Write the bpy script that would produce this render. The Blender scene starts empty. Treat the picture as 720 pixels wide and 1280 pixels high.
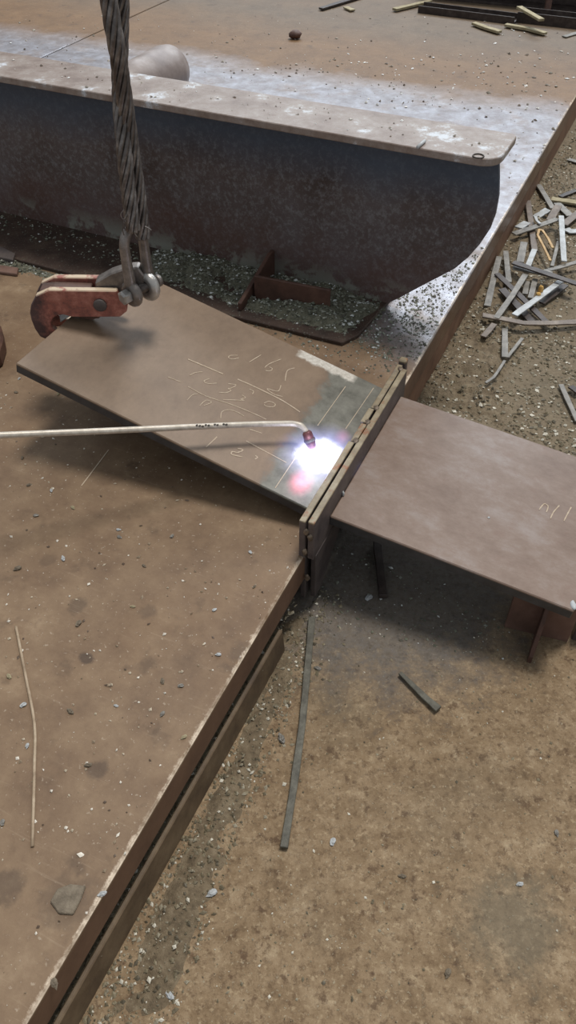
import bpy, math, random
from mathutils import Vector, Matrix, noise as mnoise
random.seed(7)
scene = bpy.context.scene
C = scene.collection
R = math.radians

# ------------------------------------------------------------------ camera
P = .17                      # platform top above the floor
CZ = P + 1.2
F = 1000.0                   # focal length in pixels of the 720x1280 frame
S = 2 ** -.5
cd = bpy.data.cameras.new('camera')
cam = bpy.data.objects.new('camera', cd); C.objects.link(cam)
cam.location = (0, 0, CZ); cam.rotation_euler = (R(45), 0, 0)
cd.sensor_fit = 'VERTICAL'; cd.sensor_height = 36; cd.lens = 36 * F / 1280
cd.clip_start = .02; cd.clip_end = 200
scene.camera = cam
scene.view_settings.view_transform = 'Standard'
scene.view_settings.look = 'None'
scene.view_settings.exposure = 0.0
scene.view_settings.gamma = 1.0
scene.view_settings.use_curve_mapping = False

# ------------------------------------------------------------------ light
w = bpy.data.worlds.new('hall'); scene.world = w; w.use_nodes = True
bg = w.node_tree.nodes['Background']
bg.inputs[0].default_value = (.86, .93, 1.0, 1); bg.inputs[1].default_value = .44
sd = bpy.data.lights.new('roof_daylight', 'SUN'); sd.energy = 2.35; sd.angle = R(15); sd.color = (1, .965, .91)
sun = bpy.data.objects.new('roof_daylight', sd); C.objects.link(sun)
sun.rotation_euler = Vector((.20, .24, 1)).to_track_quat('Z', 'Y').to_euler()
ad = bpy.data.lights.new('hall_window_light', 'AREA'); ad.shape = 'RECTANGLE'; ad.size = 9; ad.size_y = 2.6
ad.energy = 520; ad.color = (.84, .92, 1)
win = bpy.data.objects.new('hall_window_light', ad); C.objects.link(win)
win.location = (2.2, 11.0, 5.3)
win.rotation_euler = (Vector((2.2, 11.0, 5.3)) - Vector((.3, 2.2, .2))).to_track_quat('Z', 'Y').to_euler()

# ------------------------------------------------------------------ pixel helpers (used to find real positions)
def ray(x, y):
    u = (x - 360) / F; v = (640 - y) / F
    return Vector((u, S + v * S, -S + v * S))
CAM = Vector((0, 0, CZ))
def at(x, y, z):
    d = ray(x, y); return CAM + d * ((z - CZ) / d.z)
def on(x, y, p, n):
    d = ray(x, y); return CAM + d * ((p - CAM).dot(n) / d.dot(n))

# ------------------------------------------------------------------ materials
def lin(c):
    return tuple(((v / 255) / 12.92 if v / 255 <= .04045 else ((v / 255 + .055) / 1.055) ** 2.4) for v in c) + (1,)
class NT:
    def __init__(s, name):
        s.m = bpy.data.materials.new(name); s.m.use_nodes = True
        s.t = s.m.node_tree; s.b = s.t.nodes['Principled BSDF']; s.out = s.t.nodes['Material Output']
        s.tc = s.t.nodes.new('ShaderNodeTexCoord')
    def n(s, ty, **kw):
        o = s.t.nodes.new('ShaderNode' + ty)
        for k, v in kw.items(): setattr(o, k, v)
        return o
    def link(s, a, b): s.t.links.new(a, b)
    def set(s, sock, v):
        if hasattr(v, 'is_output'): s.link(v, sock)
        else: sock.default_value = v
    def mapping(s, scale=(1, 1, 1), loc=(0, 0, 0), rot=(0, 0, 0), src=None):
        o = s.n('Mapping'); o.inputs['Scale'].default_value = scale
        o.inputs['Location'].default_value = loc; o.inputs['Rotation'].default_value = rot
        s.link(src or s.tc.outputs['Object'], o.inputs[0]); return o.outputs[0]
    def noise(s, scale, detail=5, rough=.6, vec=None, dist=0):
        o = s.n('TexNoise'); o.inputs['Scale'].default_value = scale; o.inputs['Detail'].default_value = detail
        o.inputs['Roughness'].default_value = rough; o.inputs['Distortion'].default_value = dist
        s.link(vec or s.tc.outputs['Object'], o.inputs['Vector']); return o.outputs['Fac']
    def voro(s, scale, feature='F1', vec=None, out='Distance'):
        o = s.n('TexVoronoi', feature=feature); o.inputs['Scale'].default_value = scale
        s.link(vec or s.tc.outputs['Object'], o.inputs['Vector']); return o.outputs[out]
    def ramp(s, fac, stops, interp='LINEAR'):
        o = s.n('ValToRGB'); o.color_ramp.interpolation = interp
        e = o.color_ramp.elements
        while len(e) < len(stops): e.new(.5)
        for el, (p, c) in zip(e, stops):
            el.position = p; el.color = c if len(c) == 4 else lin(c)
        s.link(fac, o.inputs[0]); return o.outputs[0]
    def mask(s, fac, a, b):
        o = s.n('MapRange'); o.inputs[1].default_value = a; o.inputs[2].default_value = b
        s.link(fac, o.inputs[0]); return o.outputs[0]
    def mix(s, f, a, b, blend='MIX'):
        o = s.n('Mix', data_type='RGBA', blend_type=blend)
        s.set(o.inputs[0], f); s.set(o.inputs[6], a); s.set(o.inputs[7], b); return o.outputs[2]
    def math(s, op, a, b=0.0):
        o = s.n('Math', operation=op); s.set(o.inputs[0], a); s.set(o.inputs[1], b); return o.outputs[0]
    def xyz(s):
        o = s.n('SeparateXYZ'); s.link(s.tc.outputs['Object'], o.inputs[0]); return o.outputs
    def bump(s, h, strength=.3, dist=.004):
        o = s.n('Bump'); o.inputs['Strength'].default_value = strength; o.inputs['Distance'].default_value = dist
        s.link(h, o.inputs['Height']); s.link(o.outputs[0], s.b.inputs['Normal'])
    def fin(s, col, rough=.6, metal=0.0, spec=.5):
        s.set(s.b.inputs['Base Color'], col); s.set(s.b.inputs['Roughness'], rough); s.set(s.b.inputs['Metallic'], metal)
        s.set(s.b.inputs['Specular IOR Level'], spec); return s.m

def simple(name, a, b, c, scale=18, rough=.6, metal=0.0, bump=.25, spec=.4, fleck=None, fs=160):
    t = NT(name)
    col = t.ramp(t.noise(scale, 6, .65), [(.3, a), (.5, b), (.7, c)])
    if fleck:
        f = t.mask(t.noise(fs, 3, .6), .6, .7)
        col = t.mix(f, col, lin(fleck))
    t.bump(t.noise(scale * 5, 5, .7), bump, .003)
    return t.fin(col, rough, metal, spec)

M = {}
STAINS = []                    # dark spots on the deck: x, y in the platform's own frame, radius, strength
for px, py, r_, k_ in ((108, 822, .016, .8), (300, 815, .026, .45), (97, 757, .022, .5), (122, 962, .02, .6), (10, 1108, .03, .55), (85, 1128, .05, .35), (185, 765, .02, .4), (255, 1042, .045, .25), (60, 700, .02, .3)):
    q_ = at(px, py, P) - Vector((.026, 1.064, 0)); a_ = R(65.5)
    STAINS.append((q_.x * math.sin(a_) - q_.y * math.cos(a_), q_.x * math.cos(a_) + q_.y * math.sin(a_), r_, k_))
def mats():
    # deck of the platform: brown mill scale and rust, a pale band of skylight sheen painted across it, bright chipped edge
    t = NT('deck_steel')
    X, Y, Z = t.xyz()
    big = t.noise(1.6, 5, .6); mid = t.noise(7, 8, .72); fine = t.noise(60, 6, .75)
    col = t.ramp(mid, [(.28, (96, 75, 57)), (.44, (116, 93, 71)), (.58, (129, 106, 82)), (.74, (152, 130, 104))])
    warm = t.mask(t.math('ADD', Y, t.math('MULTIPLY', big, .3)), 2.6, 3.0)
    col = t.mix(warm, col, t.ramp(mid, [(.3, (102, 76, 50)), (.7, (126, 97, 66))]))
    greyer = t.mask(t.math('ADD', Y, t.math('MULTIPLY', big, .8)), 3.6, 4.1)
    col = t.mix(t.math('MULTIPLY', greyer, .8), col, t.ramp(mid, [(.3, (88, 76, 62)), (.7, (108, 94, 78))]))
    col = t.mix(t.math('MULTIPLY', t.mask(big, .52, .7), .3), col, lin((118, 86, 54)))
    spots = t.mask(t.noise(13, 4, .6, t.mapping(loc=(3.1, 1.7, 0))), .60, .70)
    col = t.mix(t.math('MULTIPLY', spots, .5), col, lin((72, 55, 42)))
    col = t.mix(t.math('MULTIPLY', t.mask(fine, .56, .72), .45), col, lin((92, 70, 54)))
    col = t.mix(t.math('MULTIPLY', t.mask(t.noise(120, 3, .6), .63, .7), .5), col, lin((176, 160, 140)))
    for (sx, sy, sr, k) in STAINS:
        v = t.n('VectorMath', operation='DISTANCE'); t.link(t.tc.outputs['Object'], v.inputs[0]); v.inputs[1].default_value = (sx, sy, 0)
        st = t.mask(t.math('ADD', v.outputs['Value'], t.math('MULTIPLY', t.math('SUBTRACT', t.noise(34, 5, .7), .5), sr * 1.8)), sr, sr * .55)
        col = t.mix(t.math('MULTIPLY', st, k), col, lin((70, 55, 44)))
    scr = t.mask(t.noise(9, 4, .6, t.mapping((1, 14, 1), rot=(0, 0, .7))), .62, .72)
    col = t.mix(t.math('MULTIPLY', scr, .25), col, lin((160, 140, 116)))
    # pale band: skylight sheen painted into colour, gloss and metal
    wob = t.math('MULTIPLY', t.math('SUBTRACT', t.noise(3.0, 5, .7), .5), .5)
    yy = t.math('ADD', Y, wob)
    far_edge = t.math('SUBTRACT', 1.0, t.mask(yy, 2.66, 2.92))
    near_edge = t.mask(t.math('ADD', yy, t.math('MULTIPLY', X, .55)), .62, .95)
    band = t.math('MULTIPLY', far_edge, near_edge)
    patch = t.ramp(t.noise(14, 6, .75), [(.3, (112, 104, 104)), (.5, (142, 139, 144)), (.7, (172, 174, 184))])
    sheen_k = t.math('MULTIPLY', band, t.mask(t.noise(6, 6, .7), .2, .5))
    col = t.mix(sheen_k, col, patch)
    # bright worn edge
    e = t.math('ADD', X, t.math('MULTIPLY', t.math('SUBTRACT', t.noise(16, 8, .85), .5), .04))
    chip = t.mask(e, -.0065, .0005)
    chip = t.math('MULTIPLY', chip, t.mask(t.noise(5, 5, .75, t.mapping(loc=(7, 3, 1))), .36, .56))
    up = t.mask(Z, -.006, -.003)
    chip = t.math('MULTIPLY', chip, up)
    col = t.mix(chip, col, lin((226, 208, 186)))
    side = t.mask(Z, -.012, -.008)
    col = t.mix(side, t.ramp(mid, [(.3, (90, 66, 52)), (.7, (122, 94, 74))]), col)
    rough = t.math('SUBTRACT', .62, t.math('MULTIPLY', sheen_k, .30))
    rough = t.math('ADD', rough, t.math('MULTIPLY', t.math('SUBTRACT', fine, .5), .25))
    t.bump(t.math('ADD', t.math('MULTIPLY', mid, .6), t.math('MULTIPLY', fine, .5)), .22, .004)
    M['deck'] = t.fin(col, rough, t.math('MULTIPLY', sheen_k, .25), .4)

    # ground: trodden brown dirt over concrete
    t = NT('dirt_floor')
    mid = t.noise(17, 9, .78); fine = t.noise(75, 6, .75); big = t.noise(1.7, 4, .6)
    col = t.ramp(mid, [(.28, (92, 74, 55)), (.44, (126, 105, 80)), (.56, (142, 121, 95)), (.7, (166, 147, 120))])
    col = t.mix(t.math('MULTIPLY', t.mask(fine, .52, .64), .65), col, lin((84, 65, 47)))
    col = t.mix(t.math('MULTIPLY', t.mask(t.noise(32, 6, .7, t.mapping(loc=(5, 2, 0))), .56, .64), .7), col, lin((77, 57, 42)))
    col = t.mix(t.math('MULTIPLY', t.mask(big, .52, .68), .5), col, lin((96, 88, 74)))
    col = t.mix(t.math('MULTIPLY', t.mask(t.noise(150, 3, .6), .62, .7), .6), col, lin((172, 160, 136)))
    f2 = t.noise(105, 4, .7, t.mapping(loc=(2, 7, 0)))
    col = t.mix(t.math('MULTIPLY', t.mask(f2, .54, .64), .5), col, lin((98, 77, 56)))
    f3 = t.noise(95, 4, .7, t.mapping(loc=(9, 1, 0)))
    col = t.mix(t.math('MULTIPLY', t.mask(f3, .56, .66), .5), col, lin((178, 158, 128)))
    X, Y, Z = t.xyz()
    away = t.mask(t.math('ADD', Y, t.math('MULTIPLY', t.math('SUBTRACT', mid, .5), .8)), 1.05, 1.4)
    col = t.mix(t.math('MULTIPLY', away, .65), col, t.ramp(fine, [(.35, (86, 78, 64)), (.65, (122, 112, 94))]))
    v = t.n('VectorMath', operation='DISTANCE'); t.link(t.tc.outputs['Object'], v.inputs[0]); v.inputs[1].default_value = (.22, 1.16, 0)
    grey_patch = t.mask(t.math('ADD', v.outputs['Value'], t.math('MULTIPLY', t.math('SUBTRACT', mid, .5), .5)), .36, .20)  # grey dust plus the flat plate's bluish shade painted into the floor colour
    col = t.mix(t.math('MULTIPLY', grey_patch, .7), col, t.ramp(fine, [(.35, (78, 76, 74)), (.65, (112, 110, 108))]))
    v2 = t.n('VectorMath', operation='DISTANCE'); t.link(t.tc.outputs['Object'], v2.inputs[0]); v2.inputs[1].default_value = (.36, .44, 0)
    grey_patch = t.mask(t.math('ADD', v2.outputs['Value'], t.math('MULTIPLY', t.math('SUBTRACT', mid, .5), .3)), .10, .04)  # smaller greyish spot on the lower right floor
    col = t.mix(t.math('MULTIPLY', grey_patch, .5), col, lin((104, 98, 84)))
    t.bump(t.math('ADD', t.math('MULTIPLY', mid, .7), t.math('MULTIPLY', fine, .6)), .55, .006)
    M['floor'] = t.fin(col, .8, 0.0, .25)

    # plates
    def plate(name, cols, ground):
        t = NT(name); X, Y, Z = t.xyz()
        a = t.noise(6, 9, .76, t.mapping((1, 1.5, 1))); b = t.noise(26, 5, .7); c = t.noise(120, 4, .7)
        col = t.ramp(a, [(.3, cols[0]), (.5, cols[1]), (.7, cols[2])])
        col = t.mix(t.math('MULTIPLY', t.mask(b, .55, .72), .35), col, lin(cols[3]))
        rough = t.math('ADD', .46 if ground else .38, t.math('MULTIPLY', t.math('SUBTRACT', b, .5), .3))
        metal = 0.0
        if ground:   # X along the joint, Y away from the joint
            wob = t.math('MULTIPLY', t.math('SUBTRACT', t.noise(11, 5, .7), .5), .10)
            g = t.math('SUBTRACT', 1.0, t.mask(t.math('ADD', Y, wob), .098, .112))
            gc = t.ramp(t.noise(20, 6, .7), [(.3, (78, 76, 68)), (.5, (108, 106, 97)), (.7, (128, 126, 116))])
            wob2 = t.math('MULTIPLY', t.math('SUBTRACT', t.noise(40, 5, .7), .5), .03)
            s1 = t.mask(t.math('ADD', X, wob2), .421, .430)
            s2 = t.math('MULTIPLY', t.mask(Y, .05, .062), t.math('SUBTRACT', 1.0, t.mask(t.math('ADD', Y, wob2), .20, .212)))
            halo = t.math('MULTIPLY', t.mask(t.math('ADD', Y, wob), .125, .10), .5)
            col = t.mix(halo, col, lin((84, 70, 60)))
            col = t.mix(g, col, gc)
            col = t.mix(t.math('MULTIPLY', s1, s2), col, t.ramp(c, [(.3, (168, 160, 148)), (.7, (214, 208, 198))]))
            metal = t.math('MULTIPLY', g, .25)
        top = t.mask(Z, -.006, -.003)
        col = t.mix(top, t.ramp(b, [(.3, (44, 44, 46)), (.7, (70, 70, 72))]), col)
        t.bump(t.math('ADD', b, t.math('MULTIPLY', c, .5)), .1, .002)
        M[name] = t.fin(col, rough, metal, .5)
    plate('bent_plate', [(108, 88, 70), (124, 103, 83), (136, 115, 94), (102, 81, 64)], True)
    plate('flat_plate', [(104, 82, 68), (126, 106, 93), (146, 134, 128), (112, 80, 64)], False)

    # beam web: dark scale with dusty flecks, bluish tinge; flange top: dusty
    t = NT('beam_web'); X, Y, Z = t.xyz()
    a = t.noise(4, 6, .65); b = t.noise(70, 6, .8)
    col = t.ramp(a, [(.3, (70, 58, 54)), (.5, (88, 77, 74)), (.7, (100, 92, 92))])
    col = t.mix(t.math('MULTIPLY', t.mask(b, .48, .64), .6), col, lin((132, 132, 134)))
    low = t.math('SUBTRACT', 1.0, t.mask(t.math('ADD', Z, t.math('MULTIPLY', t.math('SUBTRACT', a, .5), .3)), .10, .2))
    col = t.mix(t.math('MULTIPLY', low, .5), col, lin((96, 68, 58)))
    dust = t.math('MULTIPLY', t.mask(t.noise(9, 6, .7), .50, .56), t.math('SUBTRACT', 1.0, t.mask(Z, .03, .09)))
    col = t.mix(t.math('MULTIPLY', dust, .8), col, lin((138, 139, 128)))
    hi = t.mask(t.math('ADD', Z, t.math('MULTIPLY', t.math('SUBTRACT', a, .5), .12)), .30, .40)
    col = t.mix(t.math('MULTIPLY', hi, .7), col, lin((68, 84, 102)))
    t.bump(b, .2, .003)
    M['web'] = t.fin(col, .6, 0.0, .3)
    t = NT('beam_flange'); X, Y, Z = t.xyz()
    a = t.noise(9, 8, .74); b = t.noise(50, 6, .75)
    col = t.ramp(a, [(.3, (104, 86, 76)), (.45, (132, 116, 106)), (.57, (150, 138, 130)), (.64, (196, 200, 206))])
    col = t.mix(t.math('MULTIPLY', t.mask(b, .55, .7), .4), col, lin((112, 92, 82)))
    t.bump(b, .25, .003)
    M['flange'] = t.fin(col, .5, 0.0, .4)

    M['dark_rust'] = simple('dark_rust', (62, 44, 37), (88, 62, 52), (106, 78, 64), 14)
    M['low_flange'] = simple('lower_flange_rust', (48, 36, 30), (66, 50, 42), (86, 70, 58), 12, fleck=(110, 112, 100))
    M['red_rust'] = simple('red_rust', (88, 66, 57), (108, 82, 71), (124, 98, 86), 14)
    M['side_rust'] = simple('side_rust', (94, 66, 50), (122, 90, 70), (138, 108, 86), 10)
    M['strip_rust'] = simple('strip_rust', (70, 56, 44), (96, 79, 60), (116, 98, 76), 16)
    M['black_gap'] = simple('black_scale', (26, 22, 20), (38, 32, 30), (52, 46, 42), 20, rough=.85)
    t = NT('bar_steel'); X, Y, Z = t.xyz()
    a = t.noise(22, 6, .7); b = t.noise(24, 5, .7, t.mapping(loc=(4, 1, 2)))
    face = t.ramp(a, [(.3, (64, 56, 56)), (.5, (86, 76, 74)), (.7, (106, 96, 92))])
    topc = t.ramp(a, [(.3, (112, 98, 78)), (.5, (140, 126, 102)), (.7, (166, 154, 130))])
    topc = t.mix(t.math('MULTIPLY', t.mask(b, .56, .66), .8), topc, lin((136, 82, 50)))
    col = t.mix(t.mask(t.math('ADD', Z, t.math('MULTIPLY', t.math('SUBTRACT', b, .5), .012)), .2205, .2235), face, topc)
    t.bump(t.noise(90, 5, .7), .25, .003)
    M['bar_top'] = t.fin(col, .48, 0.0, .5)
    M['bar_dark'] = simple('bar_dark_steel', (58, 52, 52), (80, 72, 70), (98, 88, 82), 16, rough=.5)
    M['weld'] = simple('weld_metal', (76, 66, 58), (112, 98, 84), (150, 134, 116), 60, rough=.45, metal=.3)
    M['scrap'] = simple('scrap_steel', (92, 88, 82), (122, 117, 109), (148, 144, 136), 30, rough=.5, spec=.5)
    M['scrap_dull'] = simple('dull_scrap_steel', (66, 63, 56), (88, 85, 75), (110, 107, 96), 50, rough=.55, bump=.5)
    M['scrap_pale'] = simple('pale_scrap_steel', (142, 142, 140), (172, 174, 174), (196, 202, 206), 26, rough=.45)
    M['scrap_brown'] = simple('brown_scrap_steel', (84, 72, 62), (110, 96, 84), (134, 120, 106), 26, rough=.5)
    M['scrap_dark'] = simple('dark_scrap_steel', (44, 36, 34), (62, 52, 48), (82, 72, 66), 26, rough=.5)
    M['scrap_gold'] = simple('golden_strip', (150, 116, 66), (182, 146, 90), (206, 176, 124), 26, rough=.5)
    M['wood'] = simple('pale_wood', (132, 122, 96), (156, 145, 116), (178, 168, 140), 30, rough=.8)
    M['foam'] = simple('yellow_foam', (176, 134, 70), (206, 166, 98), (226, 194, 130), 60, rough=.9)
    M['red_paint'] = simple('worn_red_paint', (84, 50, 48), (134, 62, 50), (154, 78, 62), 30, rough=.5, fleck=(78, 62, 62), fs=40)
    t = NT('clamp_paint'); X, Y, Z = t.xyz()
    a = t.noise(40, 6, .7)
    col = t.ramp(a, [(.3, (98, 64, 58)), (.5, (150, 90, 77)), (.68, (180, 122, 106))])
    jaw = t.math('SUBTRACT', 1.0, t.mask(t.math('ADD', X, t.math('MULTIPLY', t.math('SUBTRACT', a, .5), .08)), -.085, -.055))
    col = t.mix(jaw, col, t.ramp(a, [(.3, (70, 52, 52)), (.7, (96, 72, 70))]))
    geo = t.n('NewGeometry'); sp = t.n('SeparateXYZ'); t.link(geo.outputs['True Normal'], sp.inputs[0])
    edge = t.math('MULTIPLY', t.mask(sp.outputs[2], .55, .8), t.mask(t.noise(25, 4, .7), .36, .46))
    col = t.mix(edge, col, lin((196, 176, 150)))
    t.bump(a, .25, .003)
    M['clamp'] = t.fin(col, .48, 0.0, .5)
    M['steel'] = simple('worn_steel', (96, 90, 86), (128, 120, 114), (160, 152, 146), 30, rough=.36, metal=.55)
    M['bright_steel'] = simple('bright_steel', (150, 146, 142), (182, 178, 172), (212, 208, 202), 30, rough=.3, metal=.6)
    M['rope'] = simple('rope_steel', (66, 60, 57), (104, 97, 93), (150, 143, 138), 34, rough=.34, metal=.5, bump=.1)
    M['torch'] = simple('torch_tube', (168, 158, 144), (192, 182, 168), (212, 204, 192), 60, rough=.4, metal=.2, bump=.05)
    M['copper'] = simple('torch_nozzle', (78, 46, 50), (104, 64, 66), (130, 88, 84), 60, rough=.4, metal=.4)
    M['mark'] = simple('dark_marking', (46, 40, 36), (60, 52, 46), (80, 70, 62), 200, rough=.7)
    M['chalk'] = simple('chalk', (170, 150, 128), (186, 168, 146), (204, 190, 170), 300, rough=.9, bump=.05)
    M['rod'] = simple('wire_rod', (132, 112, 90), (160, 140, 116), (180, 162, 138), 40, rough=.45)
    M['slag_flake'] = simple('slag_flake', (92, 82, 68), (114, 102, 86), (136, 124, 106), 60, rough=.7, bump=.6)
    M['pipe'] = simple('dusty_pipe', (116, 102, 97), (138, 125, 119), (168, 158, 155), 8, rough=.45)
    M['stain'] = simple('dark_scale_spot', (64, 46, 38), (74, 54, 44), (86, 64, 52), 60, rough=.7)
    def crumbs(name, stops, metal=.1, rough=.5):
        t = NT(name); g = t.n('NewGeometry')
        M[name] = t.fin(t.ramp(g.outputs['Random Per Island'], stops, 'CONSTANT'), rough, metal, .5)
    crumbs('slag_crumbs', [(0, (96, 97, 82)), (.3, (122, 123, 106)), (.52, (84, 80, 70)), (.66, (144, 145, 132)), (.88, (206, 208, 204))])
    crumbs('deck_crumbs', [(0, (150, 142, 130)), (.3, (96, 84, 72)), (.5, (206, 202, 196)), (.72, (120, 106, 92)), (.86, (228, 228, 226))])
    crumbs('gravel', [(0, (110, 100, 80)), (.3, (130, 119, 96)), (.52, (92, 84, 68)), (.68, (148, 139, 119)), (.88, (206, 200, 184))])
    crumbs('chips', [(0, (176, 162, 140)), (.35, (140, 122, 100)), (.55, (90, 74, 60)), (.68, (214, 206, 192))])
    t = NT('heap_dirt')
    t.bump(t.noise(90, 6, .8), .8, .006)
    M['heap'] = t.fin(t.ramp(t.noise(60, 6, .7), [(.3, (76, 74, 61)), (.5, (104, 102, 86)), (.7, (128, 126, 110))]), .8, 0.0, .3)
    t = NT('soil_heap')
    t.bump(t.noise(80, 6, .8), .8, .006)
    M['soil'] = t.fin(t.ramp(t.noise(50, 6, .7), [(.3, (86, 74, 58)), (.5, (117, 102, 81)), (.7, (141, 126, 103))]), .8, 0.0, .3)
mats()

# ------------------------------------------------------------------ mesh builder
class MB:
    def __init__(s): s.v = []; s.f = []; s.sm = []
    def add(s, vs, fs, smooth=False):
        k = len(s.v); s.v += [Vector(v) for v in vs]
        s.f += [tuple(i + k for i in f) for f in fs]; s.sm += [smooth] * len(fs); return s
    def box(s, o, ax, ay, az):
        """corner o plus three edge vectors"""
        o = Vector(o); ax = Vector(ax); ay = Vector(ay); az = Vector(az)
        vs = [o, o + ax, o + ax + ay, o + ay, o + az, o + ax + az, o + ax + ay + az, o + ay + az]
        fs = [(0, 3, 2, 1), (4, 5, 6, 7), (0, 1, 5, 4), (1, 2, 6, 5), (2, 3, 7, 6), (3, 0, 4, 7)]
        if ax.cross(ay).dot(az) < 0: fs = [f[::-1] for f in fs]
        return s.add(vs, fs)
    def prism(s, poly, ext):
        """planar polygon extruded by the vector ext"""
        ext = Vector(ext); poly = [Vector(p) for p in poly]; n = len(poly)
        nrm = Vector((0, 0, 0))
        for i in range(n): nrm += poly[i].cross(poly[(i + 1) % n])
        if nrm.dot(ext) > 0: poly = poly[::-1]
        vs = poly + [p + ext for p in poly]
        fs = [tuple(range(n)), tuple(range(2 * n - 1, n - 1, -1))]
        fs += [((i + 1) % n, i, i + n, (i + 1) % n + n) for i in range(n)]
        return s.add(vs, fs)
    def sweep(s, path, prof, up=(0, 0, 1), smooth=False, scales=None, cap=True):
        """profile [(side, up)] swept along a path"""
        path = [Vector(p) for p in path]; up = Vector(up); n = len(path); k = len(prof); vs = []
        for i, p in enumerate(path):
            d = (path[min(i + 1, n - 1)] - path[max(i - 1, 0)]).normalized()
            side = d.cross(up)
            if side.length < 1e-5: side = d.cross(Vector((0, 1, 0)))
            side.normalize(); u = side.cross(d).normalized()
            q = scales[i] if scales else 1
            vs += [p + side * (a * q) + u * (b * q) for a, b in prof]
        fs = []
        for i in range(n - 1):
            for j in range(k):
                a = i * k + j; b = i * k + (j + 1) % k
                fs.append((a, b, b + k, a + k))
        area = sum(prof[j][0] * prof[(j + 1) % k][1] - prof[(j + 1) % k][0] * prof[j][1] for j in range(k))
        caps = [tuple(range(k))[::-1], tuple(range((n - 1) * k, n * k))] if cap else []
        fs += caps
        if area < 0: fs = [f[::-1] for f in fs]
        else: pass
        return s.add(vs, fs, smooth)
    def tube(s, path, r, seg=10, scales=None, up=(0, 0, 1)):
        prof = [(r * math.cos(2 * math.pi * i / seg), r * math.sin(2 * math.pi * i / seg)) for i in range(seg)]
        return s.sweep(path, prof, up, True, scales)
    def lathe(s, o, axis, prof, seg=24):
        """profile [(distance along the axis, radius)] turned about the axis"""
        axis = Vector(axis).normalized(); a = axis.orthogonal().normalized(); b = axis.cross(a); o = Vector(o); vs = []
        for d, r in prof:
            for i in range(seg):
                th = 2 * math.pi * i / seg
                vs.append(o + axis * d + (a * math.cos(th) + b * math.sin(th)) * max(r, 1e-5))
        fs = []
        for j in range(len(prof) - 1):
            for i in range(seg):
                p = j * seg + i; q = j * seg + (i + 1) % seg
                fs.append((p, q, q + seg, p + seg))
        fs.append(tuple(range(seg))[::-1]); m = (len(prof) - 1) * seg; fs.append(tuple(range(m, m + seg)))
        return s.add(vs, fs, True)
    def ring(s, c, axis, R_, r, seg=28, k=10, arc=(0, 2 * math.pi)):
        axis = Vector(axis).normalized(); a = axis.orthogonal().normalized(); b = axis.cross(a)
        vs = []; fs = []
        for i in range(seg):
            th = 2 * math.pi * i / seg; e = a * math.cos(th) + b * math.sin(th)
            for j in range(k):
                ph = 2 * math.pi * j / k
                vs.append(Vector(c) + e * (R_ + r * math.cos(ph)) + axis * (r * math.sin(ph)))
        for i in range(seg):
            for j in range(k):
                p = i * k + j; q = i * k + (j + 1) % k
                p2 = ((i + 1) % seg) * k + j; q2 = ((i + 1) % seg) * k + (j + 1) % k
                fs.append((p, p2, q2, q))
        return s.add(vs, fs, True)

def tag(o, label=None, cat=None, group=None, kind=None):
    if label: o['label'] = label
    if cat: o['category'] = cat
    if group: o['group'] = group
    if kind: o['kind'] = kind
    return o
def mesh_obj(name, mb, m, origin, bevel=0, seg=1):
    me = bpy.data.meshes.new(name)
    o = Vector(origin)
    me.from_pydata([v - o for v in mb.v], [], mb.f)
    me.polygons.foreach_set('use_smooth', mb.sm)
    me.materials.append(m); me.update()
    ob = bpy.data.objects.new(name, me); C.objects.link(ob)
    if bevel:
        b = ob.modifiers.new('bevel', 'BEVEL'); b.width = bevel; b.segments = seg; b.limit_method = 'ANGLE'; b.angle_limit = R(40)
    return ob
def base(mb):
    xs = [v.x for v in mb.v]; ys = [v.y for v in mb.v]; zs = [v.z for v in mb.v]
    return Vector(((min(xs) + max(xs)) / 2, (min(ys) + max(ys)) / 2, min(zs)))
def single(name, mb, m, label, cat, group=None, kind=None, bevel=0):
    o = base(mb); ob = mesh_obj(name, mb, m, o, bevel); ob.location = o
    return tag(ob, label, cat, group, kind)
def thing(name, label, cat, origin, group=None):
    e = bpy.data.objects.new(name, None); e.empty_display_size = .05; C.objects.link(e)
    e.location = origin; return tag(e, label, cat, group)
def part(name, mb, m, root, label=None, bevel=0, kind=None):
    top = root
    while top.parent: top = top.parent
    ob = mesh_obj(name, mb, m, top.location, bevel); ob.parent = root
    return tag(ob, label, None, None, kind)
def framed(name, mb, m, parent, matrix, bevel=0, label=None):
    """mesh built in a local frame (matrix = frame to world), child of an un-rotated Empty"""
    ob = mesh_obj(name, mb, m, (0, 0, 0), bevel)
    ob.parent = parent; ob.matrix_local = Matrix.Translation(-Vector(parent.location)) @ matrix
    return tag(ob, label)

# frames
A1 = R(65.5)
e1 = Vector((math.cos(A1), math.sin(A1), 0))          # along the platform edge, away from the viewer
e2 = Vector((math.sin(A1), -math.cos(A1), 0))         # across it, to the right
UP = Vector((0, 0, 1))
E0 = Vector((.026, 1.064, 0))
def L(x, y, z): return E0 + e2 * x + e1 * y + UP * z
def loc(p): q = p - E0; return q.dot(e2), q.dot(e1), q.z
MP = Matrix(((e2.x, e1.x, 0, E0.x), (e2.y, e1.y, 0, E0.y), (0, 0, 1, P), (0, 0, 0, 1)))

# ================================================================== STRUCTURE: floor
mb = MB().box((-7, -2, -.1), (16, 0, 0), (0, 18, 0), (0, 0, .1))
fl = mesh_obj('floor', mb, M['floor'], (0, 0, 0)); fl['kind'] = 'structure'

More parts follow.
